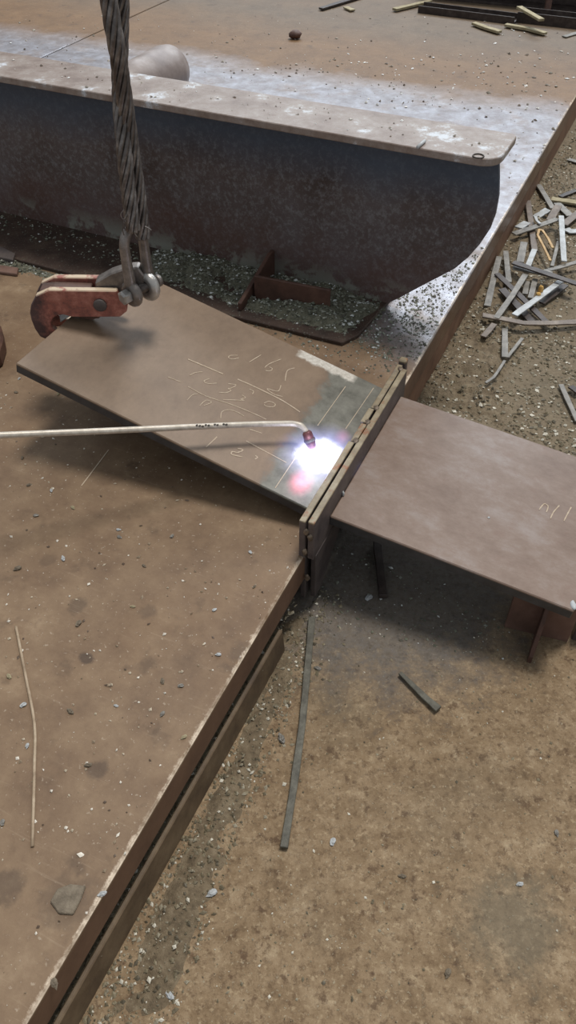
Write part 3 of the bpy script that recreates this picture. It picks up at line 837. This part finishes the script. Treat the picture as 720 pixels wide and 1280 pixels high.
strip('wood_batten', [(689, 249), (720, 253.5), (745, 257)], 5, .004, .004, 'wood', 'thin yellow wooden batten at the top right of the scrap pile', .008, 'batten')
sc_([(660, 251), (664, 282), (668.5, 314)], 7.5, .014, .014, 'scrap_brown', 'long brownish strip pointing away from the viewer, crossed by a grey strip')
sc_([(669, 272), (685, 262)], 7, .006, .02, 'scrap_pale', 'short whitish strip just right of the long brownish strip')
sc_([(648, 285), (659, 278)], 8, .020, .014, 'scrap_pale', 'short whitish strip end just left of the long brownish strip')
sc_([(642, 292.5), (668, 284), (697, 274)], 5, .021, .03, 'scrap', 'grey strip lying across the long brownish strip')
sc_([(687, 276), (698, 257)], 9, .012, .028, 'scrap_brown', 'short wide brownish strip at the upper middle of the pile')
sc_([(701.5, 270), (703, 297), (705, 327)], 7, .042, .036, 'scrap_pale', 'bright bluish white strip on top of the pile near the right picture edge')
sc_([(696, 254), (713, 270)], 8, .004, .006, 'scrap', 'grey strip running down right below the yellow wooden batten')
sc_([(704, 281), (722, 267), (735, 257)], 8, .013, .013, 'scrap_brown', 'brownish strip leaving the picture right of the bright white strip')
sc_([(707, 286), (713, 289.5), (722, 289), (735, 284)], 5, .003, .003, 'scrap_pale', 'short curled pale strip at the right picture edge below the brown strip')
strip('bent_strip', [(688, 326), (680, 309), (672, 294), (674, 287), (678, 288), (685, 298), (691, 310)], 3.2, .030, .022, 'scrap_gold', 'golden hairpin-shaped strip in the middle of the pile', .004, 'metal strip')
sc_([(669, 271), (671, 276), (675, 280)], 3, .034, .034, 'scrap_pale', 'tiny white hooked strip above the golden hairpin')
sc_([(650, 328), (655, 303)], 9, .012, .018, 'scrap', 'short wide grey strip in the middle left of the pile')
sc_([(632, 314), (634, 334), (636, 353)], 7, .026, .024, 'scrap', 'grey strip standing out straight near the left side of the pile')
sc_([(624, 321), (616, 352), (609, 383)], 8, .026, .026, 'scrap', 'outermost left grey strip of the pile, along the platform')
sc_([(668, 312), (659, 335)], 7, .026, .032, 'scrap_pale', 'short pale strip continuing below the long brownish strip')
sc_([(657, 343), (640, 370), (620, 398)], 7, .036, .034, 'scrap', 'grey strip slanting down left across two dark strips')
sc_([(641, 328), (680, 341), (722, 355)], 5, .050, .046, 'scrap_dark', 'long dark strip crossing the top of the pile to the right edge')
sc_([(678, 340), (700, 334), (724, 327)], 4, .026, .026, 'scrap', 'thin grey strip rising to the right behind the long dark strip')
sc_([(621, 342), (652, 372), (686, 406)], 6, .034, .010, 'scrap_dark', 'long dark brown strip slanting down right to the bent strip')
sc_([(627, 361), (645, 380), (665, 402)], 8, .026, .004, 'scrap_dark', 'dark strip lying under and left of the long dark brown one')
sc_([(643, 394), (672, 373), (703, 350)], 7, .034, .030, 'scrap_pale', 'pale grey strip rising right over the two dark brown strips')
sc_([(603, 394), (630, 399), (655, 404), (690, 404), (735, 402)], 5, .036, .012, 'scrap_brown', 'long slightly bent brownish strip along the lower side of the pile')
sc_([(631, 411), (631, 447)], 8, .014, .013, 'scrap', 'short grey strip below the long bent strip, pointing at the viewer')
sc_([(634, 447), (653, 423)], 4, .012, .008, 'scrap', 'narrow strip forming a V with the short grey strip')
sc_([(631, 451), (624, 462), (617, 472), (607, 479)], 3.5, .010, .014, 'scrap', 'thin curved strip lying alone nearest the viewer below the pile')
sc_([(604, 421), (618, 405)], 7, .026, .026, 'scrap_brown', 'dull stub sticking out under the left end of the bent strip')
sc_([(663, 373), (669, 349)], 7, .012, .020, 'scrap', 'short grey strip left of the yellow lump')
sc_([(656, 368), (659, 352)], 7, .008, .014, 'scrap', 'short grey strip between the slanting strip and the yellow lump')
sc_([(677, 379), (707, 356)], 7, .006, .012, 'scrap_dark', 'dark strip below and beside the pale grey rising strip')
sc_([(641, 334), (690, 343)], 7, .036, .036, 'scrap', 'grey strip lying just under the long dark strip on top')
sc_([(698, 302), (690, 333)], 4.5, .018, .03, 'scrap', 'narrow grey strip leaning left of the bright white strip')
sc_([(701, 481), (710, 501), (722, 527)], 6, .004, .004, 'scrap', 'grey strip alone at the right picture edge beyond the flat plate')
sc_([(713, 483), (724, 491)], 6, .010, .010, 'scrap_dark', 'dark strip end at the right picture edge above the lone grey strip')
sc_([(709, 199), (724, 203)], 3, .003, .003, 'scrap', 'small thin strip at the right picture edge above the pile')
sc_([(700, 246), (720, 238)], 4, .003, .003, 'scrap_dark', 'thin dark strip just above the yellow wooden batten')
lump = blob(at(676, 362, .046), .011, (.8, .8, 1.5), 3); lump.add(blob(at(673, 368, .04), .008, (1, 1, .9), 8).v, blob(at(673, 368, .04), .008, (1, 1, .9), 8).f, True)
single('foam_lump', lump, M['foam'], 'small yellow lump stuck among the scrap strips', 'lump')

# strips on the floor in front
strip('steel_strip', [(390, 772), (385, 830), (378, 905), (367, 985), (355, 1060)], 9, 0, 0, 'scrap_dull', 'long narrow grey steel strip lying on the dirt floor beside the platform', .008)
strip('steel_strip', [(500, 841), (512, 853), (530, 871), (548, 887)], 9, 0, 0, 'scrap_dull', 'short dark tapered strip lying alone on the dirt floor', .008, taper=.45)
strip('steel_strip', [(471, 676), (475, 710), (479, 746)], 10, 0, 0, 'scrap_dark', 'dark strip on the floor in the shadow under the flat plate', .012)
# wire rod on the platform
def deck(x, y, h=0): return at(x, y, P + h)
mb = MB().tube(catmull([deck(20, 783, .004), deck(32, 845, .003), deck(43, 905, .003), deck(43, 960, .003), deck(40.5, 1058, .003)], 8), .0026, 10)
single('wire_rod', mb, M['rod'], 'thin bent wire rod lying on the platform at the left', 'wire rod')

# pieces at the left edge of the picture
poly = [deck(-30, 405, 0), deck(-5, 412, 0), deck(6, 424, 0), deck(9, 440, 0), deck(4, 458, 0), deck(-30, 480, 0)]
mb = MB().prism(poly, UP * .045)
single('rusty_lug', mb, M['dark_rust'], 'rounded dark rusty lug cut off by the left picture edge', 'lug', bevel=.006)
mb = MB().prism([deck(-30, 330), deck(24, 338), deck(22, 346), deck(-30, 339)], UP * .010)
single('flat_bar', mb, M['red_rust'], 'reddish brown flat bar end at the left picture edge', 'flat bar', bevel=.002)
mb = MB().prism([deck(-30, 308), deck(5, 316), deck(21, 324), deck(18, 332), deck(-30, 322)], UP * .02)
single('flat_bar', mb, M['bar_dark'], 'dusty grey bar end above the reddish brown one at the left edge', 'flat bar', bevel=.002)
# flake and stains on the platform
poly = [deck(63, 1128), deck(72, 1112), deck(88, 1106), deck(108, 1108), deck(101, 1126), deck(92, 1144), deck(74, 1143)]
mb = MB().prism(poly, UP * .004)
single('slag_flake', mb, M['slag_flake'], 'flat grey slag flake lying on the platform at the lower left', 'slag flake', bevel=.0015)

# ================================================================== FAR END OF THE PLATFORM
def farbar(name, a, b, wd, ht, m, label, cat='steel bar', z=0):
    p, q = at(*a, P + z), at(*b, P + z); d = (q - p).normalized(); s_ = Vector((-d.y, d.x, 0))
    if s_.y < 0: s_ = -s_
    t_ = .008; mb = MB()
    prof = [(0, 0), (wd, 0), (wd, ht), (wd - t_, ht), (wd - t_, t_), (t_, t_), (t_, ht), (0, ht)]   # channel lying on its back
    mb.prism([p + s_ * u + UP * v for u, v in prof], q - p)
    return single(name, mb, M[m], label, cat, bevel=.001)
farbar('steel_channel', (522, 16), (642, 31), .10, .035, 'scrap_dark', 'dark channel with chips in it at the far end of the platform, left one')
farbar('steel_channel', (645, 28), (760, 41), .12, .05, 'scrap_dark', 'dark channel at the far right corner of the platform')
mb = MB(); p, q = at(520, -3, P), at(790, 23, P); d = (q - p).normalized(); s_ = Vector((-d.y, d.x, 0))
for prof in ([(0, 0), (.2, 0), (.2, .012), (0, .012)], [(.095, .012), (.105, .012), (.105, .19), (.095, .19)], [(0, .19), (.2, .19), (.2, .202), (0, .202)]):
    mb.prism([p + s_ * u + UP * v for u, v in prof], q - p)
single('background_beam', mb, M['scrap_dark'], 'black beam lying across the far end of the platform', 'beam', bevel=.001)
def deckstrip(px, w, m, label, th=.01, z=P, cat='batten', name='wood_batten'):
    return strip(name, px, w, z, z, m, label, th, cat)
deckstrip([(401, 11), (437, 0), (450, -4)], 4, 'scrap_dark', 'thin dark bar at the top edge of the picture', cat='steel bar', name='dark_bar')
deckstrip([(493, 12), (538, 1.5)], 6, 'wood', 'pale batten left of the black beam at the far end', .012)
deckstrip([(592, 29), (608, 35), (625, 40)], 6, 'wood', 'pale chip-like batten in front of the left dark channel', .012)
deckstrip([(632, 31), (660, 36), (682, 42)], 5, 'wood', 'pale batten in front of the gap between the dark channels', .012)
deckstrip([(649, 9), (677, 25)], 5, 'wood', 'pale batten leaning on the right dark channel', .012, P + .06)
deckstrip([(705, 46), (722, 41)], 3, 'scrap', 'thin pale strip at the far right of the platform', .005, cat='metal strip', name='thin_strip')
deckstrip([(432, 9), (441, 13)], 4, 'wood', 'small pale chip just below the thin dark bar', .008, cat='chip', name='wood_chip')
pp = at(680, 22, P); mb = MB().box(pp, (.03, 0, 0), (0, .03, 0), (.02, .1, .3))
single('steel_post', mb, M['dark_rust'], 'short brown post leaning on the black beam', 'post', bevel=.002)
mb = blob(deck(369, 43, .02), .028, (1.2, 1, .7), 6)
single('slag_lump', mb, M['dark_rust'], 'dark lump alone on the far part of the platform', 'lump')

# ================================================================== CRUMBS, GRAVEL, CHIPS
def crumb_mesh(pts, smin, smax, rnd, flat=.6):
    mb = MB(); v = []; f = []
    base_v = [(1, 0, 0), (0, 1, 0), (-1, 0, 0), (0, -1, 0), (0, 0, 1), (0, 0, -1)]
    base_f = [(0, 1, 4), (1, 2, 4), (2, 3, 4), (3, 0, 4), (1, 0, 5), (2, 1, 5), (3, 2, 5), (0, 3, 5)]
    for p in pts:
        s = smin + (smax - smin) * rnd.random() ** 2.2
        a = rnd.uniform(0, 6.283); ca, sa = math.cos(a), math.sin(a); el = rnd.uniform(.5, 1.5); fl_ = flat * rnd.uniform(.5, 1.2)
        tx = rnd.uniform(-.5, .5); k = len(v)
        for x, y, z in base_v:
            x *= el * rnd.uniform(.6, 1.2); y *= rnd.uniform(.5, 1.1); z = z * fl_ + tx * x * .5
            v.append(Vector((p[0] + (x * ca - y * sa) * s, p[1] + (x * sa + y * ca) * s, p[2] + z * s + s * .25)))
        f += [tuple(i + k for i in q) for q in base_f]
    mb.v = v; mb.f = f; mb.sm = [False] * len(f); return mb
def inpoly(x, y, poly):
    c = False; n = len(poly)
    for i in range(n):
        x1, y1 = poly[i]; x2, y2 = poly[(i + 1) % n]
        if (y1 > y) != (y2 > y) and x < (x2 - x1) * (y - y1) / (y2 - y1) + x1: c = not c
    return c
def scatter(poly_px, z, n, rnd, zf=None, dens=None):
    poly = [(lambda q: (q.x, q.y))(at(x, y, z)) for x, y in poly_px]
    xs = [p[0] for p in poly]; ys = [p[1] for p in poly]; o = []; tries = 0
    while len(o) < n and tries < n * 60:
        tries += 1
        x = rnd.uniform(min(xs), max(xs)); y = rnd.uniform(min(ys), max(ys))
        if not inpoly(x, y, poly): continue
        if dens and rnd.random() > dens(x, y): continue
        o.append((x, y, zf(x, y) if zf else z))
    return o
rnd = random.Random(5)
def fbm(x, y, s): return mnoise.fractal(Vector((x * s, y * s, 3.3)), .8, 2.0, 4)
# slag heap on the lower flange
def heap(name, poly_px, z, h, m, label, cat, soft=.05, res=.012, extra=None):
    poly = [(lambda q: (q.x, q.y))(at(x, y, z)) for x, y in poly_px]
    xs = [p[0] for p in poly]; ys = [p[1] for p in poly]
    def dist(x, y):
        if not inpoly(x, y, poly): return 0
        best = 9
        for i in range(len(poly)):
            a = Vector(poly[i]); b = Vector(poly[(i + 1) % len(poly)]); p = Vector((x, y)); ab = b - a
            t_ = max(0, min(1, (p - a).dot(ab) / max(ab.dot(ab), 1e-9))); best = min(best, (p - a - ab * t_).length)
        return best
    def zf(x, y):
        d = dist(x, y)
        if d <= 0: return z - .004
        k = min(1, d / soft); k = k * k * (3 - 2 * k)
        return z - .003 + k * h * (.75 + .9 * fbm(x, y, 14)) + .003 * fbm(x, y, 60)
    nx = int((max(xs) - min(xs)) / res) + 2; ny = int((max(ys) - min(ys)) / res) + 2
    grid = {}; mb = MB(); vs = []; fs = []
    for j in range(ny):
        for i in range(nx):
            x = min(xs) + i * res; y = min(ys) + j * res
            vs.append((x, y, zf(x, y)))
    ins = [dist(v[0], v[1]) > 0 for v in vs]
    for j in range(ny - 1):
        for i in range(nx - 1):
            a = j * nx + i; q = (a, a + 1, a + nx + 1, a + nx)
            if any(ins[k] for k in q): fs.append(q)
    used = sorted({k for q in fs for k in q}); mp = {k: i for i, k in enumerate(used)}
    mb.add([vs[k] for k in used], [tuple(mp[k] for k in q) for q in fs], True)
    single(name, mb, M[m], label, cat, kind='stuff')
    return zf
zflange = P + .012
hp = [(178, 345), (200, 352), (290, 384), (360, 404), (430, 420), (446, 410), (480, 384), (478, 374), (410, 350), (320, 330), (210, 305), (185, 318)]
zf1 = heap('slag_heap', hp, zflange, .022, 'heap', 'grey green slag dust heaped along the foot of the beam', 'slag', .05)
pts = scatter(hp, zflange, 3800, rnd, zf1)
pts += scatter([(0, 262), (170, 300), (178, 345), (0, 290)], zflange, 260, rnd)
single('slag_crumbs', crumb_mesh(pts, .002, .0075, rnd), M['slag_crumbs'], 'small grey green slag crumbs covering the foot of the beam', 'slag', kind='stuff')
hp5 = [(-20, 312), (0, 314), (60, 335), (150, 366), (150, 372), (60, 352), (0, 340), (-20, 336)]
zf5 = heap('slag_heap', hp5, P, .012, 'heap', 'thin bank of grey green slag on the platform left of the clamp', 'slag', .05)
pts = scatter(hp5, P, 700, rnd, zf5)
single('slag_crumbs', crumb_mesh(pts, .0018, .0065, rnd), M['slag_crumbs'], 'slag crumbs on the platform behind the clamp at the left', 'slag', kind='stuff')
# crumbs spread at the cut end of the beam and behind it
hp2 = [(440, 425), (470, 385), (520, 362), (580, 330), (612, 300), (606, 330), (560, 400), (520, 450), (490, 452), (460, 440)]
pts = scatter(hp2, P, 1500, rnd, None, lambda x, y: (.25 + .75 * max(0, fbm(x, y, 7) + .4)) * (loc(Vector((x, y, 0)))[0] < -.008))
single('slag_crumbs', crumb_mesh(pts, .0012, .0058, rnd), M['slag_crumbs'], 'slag crumbs scattered on the platform at the cut end of the beam', 'slag', kind='stuff')
pts = scatter([(60, 345), (260, 385), (440, 425), (500, 455), (470, 475), (330, 415), (200, 360), (60, 372)], P, 380, rnd)
single('slag_crumbs', crumb_mesh(pts, .0015, .006, rnd), M['slag_crumbs'], 'slag crumbs on the platform between beam and bent plate', 'slag', kind='stuff')
pts = scatter([(240, 80), (720, 60), (720, 125), (640, 260), (630, 160), (240, 92)], P, 420, rnd)
pts += scatter([(0, 20), (720, 20), (720, 125), (0, 70)], P, 260, rnd)
single('slag_crumbs', crumb_mesh(pts, .002, .010, rnd), M['deck_crumbs'], 'slag crumbs strewn over the platform behind the beam', 'slag', kind='stuff')
fx = [Bm(rnd.uniform(sR - 2.2, sR - .03), rnd.uniform(near + .02, near + FW - .02), ZT) for _ in range(150)]
single('slag_crumbs', crumb_mesh(fx, .0015, .006, rnd), M['deck_crumbs'], 'pale crumbs lying on the top flange of the beam', 'slag', kind='stuff')
# sparse crumbs on the near platform
near_poly = [(0, 470), (60, 500), (375, 650), (372, 705), (225, 955), (45, 1270), (0, 1275)]
pts = scatter(near_poly, P, 520, rnd, None, lambda x, y: .25 + .75 * (fbm(x, y, 5) > 0))
single('metal_crumbs', crumb_mesh(pts, .001, .0042, rnd), M['chips'], 'fine metal crumbs strewn over the near part of the platform', 'metal crumbs', kind='stuff')
# soil berm along the right side of the platform, and loose gravel
hp3 = [(512, 480), (560, 410), (610, 330), (650, 270), (720, 155), (735, 180), (705, 240), (690, 300), (670, 345), (650, 420), (640, 500), (640, 548), (560, 515), (505, 500)]
zf3 = heap('soil_berm', hp3, 0, .022, 'soil', 'grey brown soil and grit banked against the platform side behind the flat plate', 'soil', .10)
gp = [(505, 500), (560, 410), (650, 270), (720, 155), (740, 230), (740, 585), (680, 560), (560, 520)]
pts = scatter(gp, 0, 7000, rnd, lambda x, y: max(0, zf3(x, y)), lambda x, y: min(1, .35 + .9 * max(0, fbm(x, y, 4) + .25)))
single('gravel', crumb_mesh(pts, .0014, .0075, rnd), M['gravel'], 'grey grit and small stones on the ground around the scrap pile', 'gravel', kind='stuff')
zf4 = heap('soil_berm', [(348, 770), (388, 758), (384, 830), (352, 905), (305, 1030), (262, 1160), (215, 1285), (112, 1285), (190, 1125), (268, 965), (318, 862)], 0, .018, 'soil', 'grey brown soil banked at the foot of the low side strip near the joint bars', 'soil', .06)
pts = scatter([(348, 770), (388, 758), (384, 830), (352, 905), (305, 1030), (262, 1160), (215, 1285), (112, 1285), (190, 1125), (268, 965), (318, 862)], 0, 1500, rnd, lambda x, y: max(0, zf4(x, y)))
single('gravel', crumb_mesh(pts, .001, .005, rnd), M['gravel'], 'grit on the soil bank beside the low side strip', 'gravel', kind='stuff')
# grit along the foot of the platform and inside its gap
def gap_pts(n):
    o = []
    for _ in range(n):
        y = rnd.uniform(-1.1, ys0 + .18); t_ = abs(rnd.gauss(0, .045)); x = .013 + t_
        p = L(x, y, .0); o.append((p.x, p.y, 0))
    return o
single('gravel', crumb_mesh(gap_pts(1500), .001, .0055, rnd), M['gravel'], 'grit gathered on the floor along the foot of the platform', 'gravel', kind='stuff')
o = []
mb = MB().box(L(-.033, -1.6, .0), e2 * .036, e1 * (ys0 + 1.6), UP * .052)
ob = None
for _ in range(1100):
    y = rnd.uniform(-1.1, ys0 + .1); p = L(rnd.uniform(-.03, .002), y, .066 + .01 * max(0, fbm(y, 0, 9))); o.append(tuple(p - UP * .014))
g_ = crumb_mesh(o, .0015, .006, rnd); k = len(g_.v)
g_.v += mb.v; g_.f += [tuple(i + k for i in q) for q in mb.f]; g_.sm += mb.sm
single('packed_grit', g_, M['gravel'], 'grit packed in the gap between platform plate and low side strip', 'gravel', kind='stuff')
# floor crumbs
fp = [(385, 760), (720, 800), (720, 1280), (140, 1280), (230, 1080), (300, 930)]
pts = scatter(fp, 0, 700, rnd, None, lambda x, y: .2 + .8 * (fbm(x, y, 6) > 0))
single('gravel', crumb_mesh(pts, .0008, .0034, rnd), M['gravel'], 'fine grit scattered over the open dirt floor', 'gravel', kind='stuff')
pts = scatter([(390, 665), (470, 690), (640, 770), (640, 830), (400, 780)], 0, 330, rnd)
single('gravel', crumb_mesh(pts, .001, .005, rnd), M['slag_crumbs'], 'grit on the floor in the shadow of the flat plate', 'gravel', kind='stuff')

# single larger chips
chip_src = []
for k in range(4):
    b_ = blob((0, 0, 0), .0045, (1.45, .8, .55), 40 + k); rr = random.Random(k)
    b_.v = [v * rr.uniform(.72, 1.15) for v in b_.v]; b_.sm = [False] * len(b_.f); chip_src.append(b_)
cm = []
def chip(px, py, z, s, label, group, k, m='scrap_pale'):
    key = (k % 4, m)
    if key not in chip.d:
        ob = mesh_obj('slag_chip', chip_src[k % 4], M[m], (0, 0, 0)); chip.d[key] = ob
    else:
        ob = chip.d[key].copy(); C.objects.link(ob)
    ob.location = at(px, py, z + .0022 * s); ob.scale = (s, s, s); ob.rotation_euler = (0, 0, k * 1.7)
    return tag(ob, label, 'chip', group)
chip.d = {}
deckchips = [(273, 818, .9), (203, 851, 1.0), (226, 857, .9), (79, 698, 1.1), (22, 710, 1.3), (11, 845, 1.0), (29, 881, 1.0), (88, 889, 1.1), (203, 892, .9), (145, 882, .7), (98, 779, 1.2), (166, 758, .8),
             (34, 932, .8), (110, 956, 1.0), (3, 1028, .9), (128, 1117, 1.0), (68, 1229, 1.2), (230, 921, .9), (313, 690, .8), (318, 733, .7), (149, 671, .9), (24, 473, .8), (20, 490, .9), (73, 492, 1.0), (148, 662, .8),
             (28, 572, .9), (45, 644, 1), (64, 613, .8), (36, 606, .9), (91, 634, 1.0), (268, 762, .8), (180, 707, .8), (215, 670, .9)]
for k, (x, y, s) in enumerate(deckchips):
    chip(x, y, P, s, 'little slag chip lying on the near brown part of the platform', 'slag chips on the near platform', k, 'slag_flake' if k % 3 == 1 else 'scrap_pale' if k % 3 == 0 else 'wood' if k % 2 else 'scrap')
floorchips = [(352, 923, 1.7, 'grey stone beside the long floor strip'), (265, 1116, 1.5, 'pale stone on the floor right of the platform, lower of two'), (222, 1131, 1.3, 'pale oblong stone near the foot of the platform'),
              (461, 747, 1.6, 'white chip on the shadowed floor under the flat plate'), (212, 1244, 1.3, 'small stone lowest on the floor near the platform'), (560, 1216, 1.2, 'crumbly pale chip near the bottom of the floor'),
              (397, 835, 1.2, 'small stone right of the upper end of the long floor strip'), (416, 1052, 1.2, 'flat grey chip right of the lower end of the long floor strip'), (503, 1095, 1, 'tiny bright chip in the middle of the lower floor'),
              (696, 1041, 1.0, 'bright chip at the right edge of the floor'), (650, 1105, 1.0, 'darkish chip on the right side of the lower floor')]
for k, (x, y, s, lb) in enumerate(floorchips):
    chip(x, y, 0, s, lb, 'loose stones on the dirt floor', k + 3, ('scrap', 'scrap_pale', 'slag_flake')[k % 3] if 'white' not in lb else 'scrap_pale')
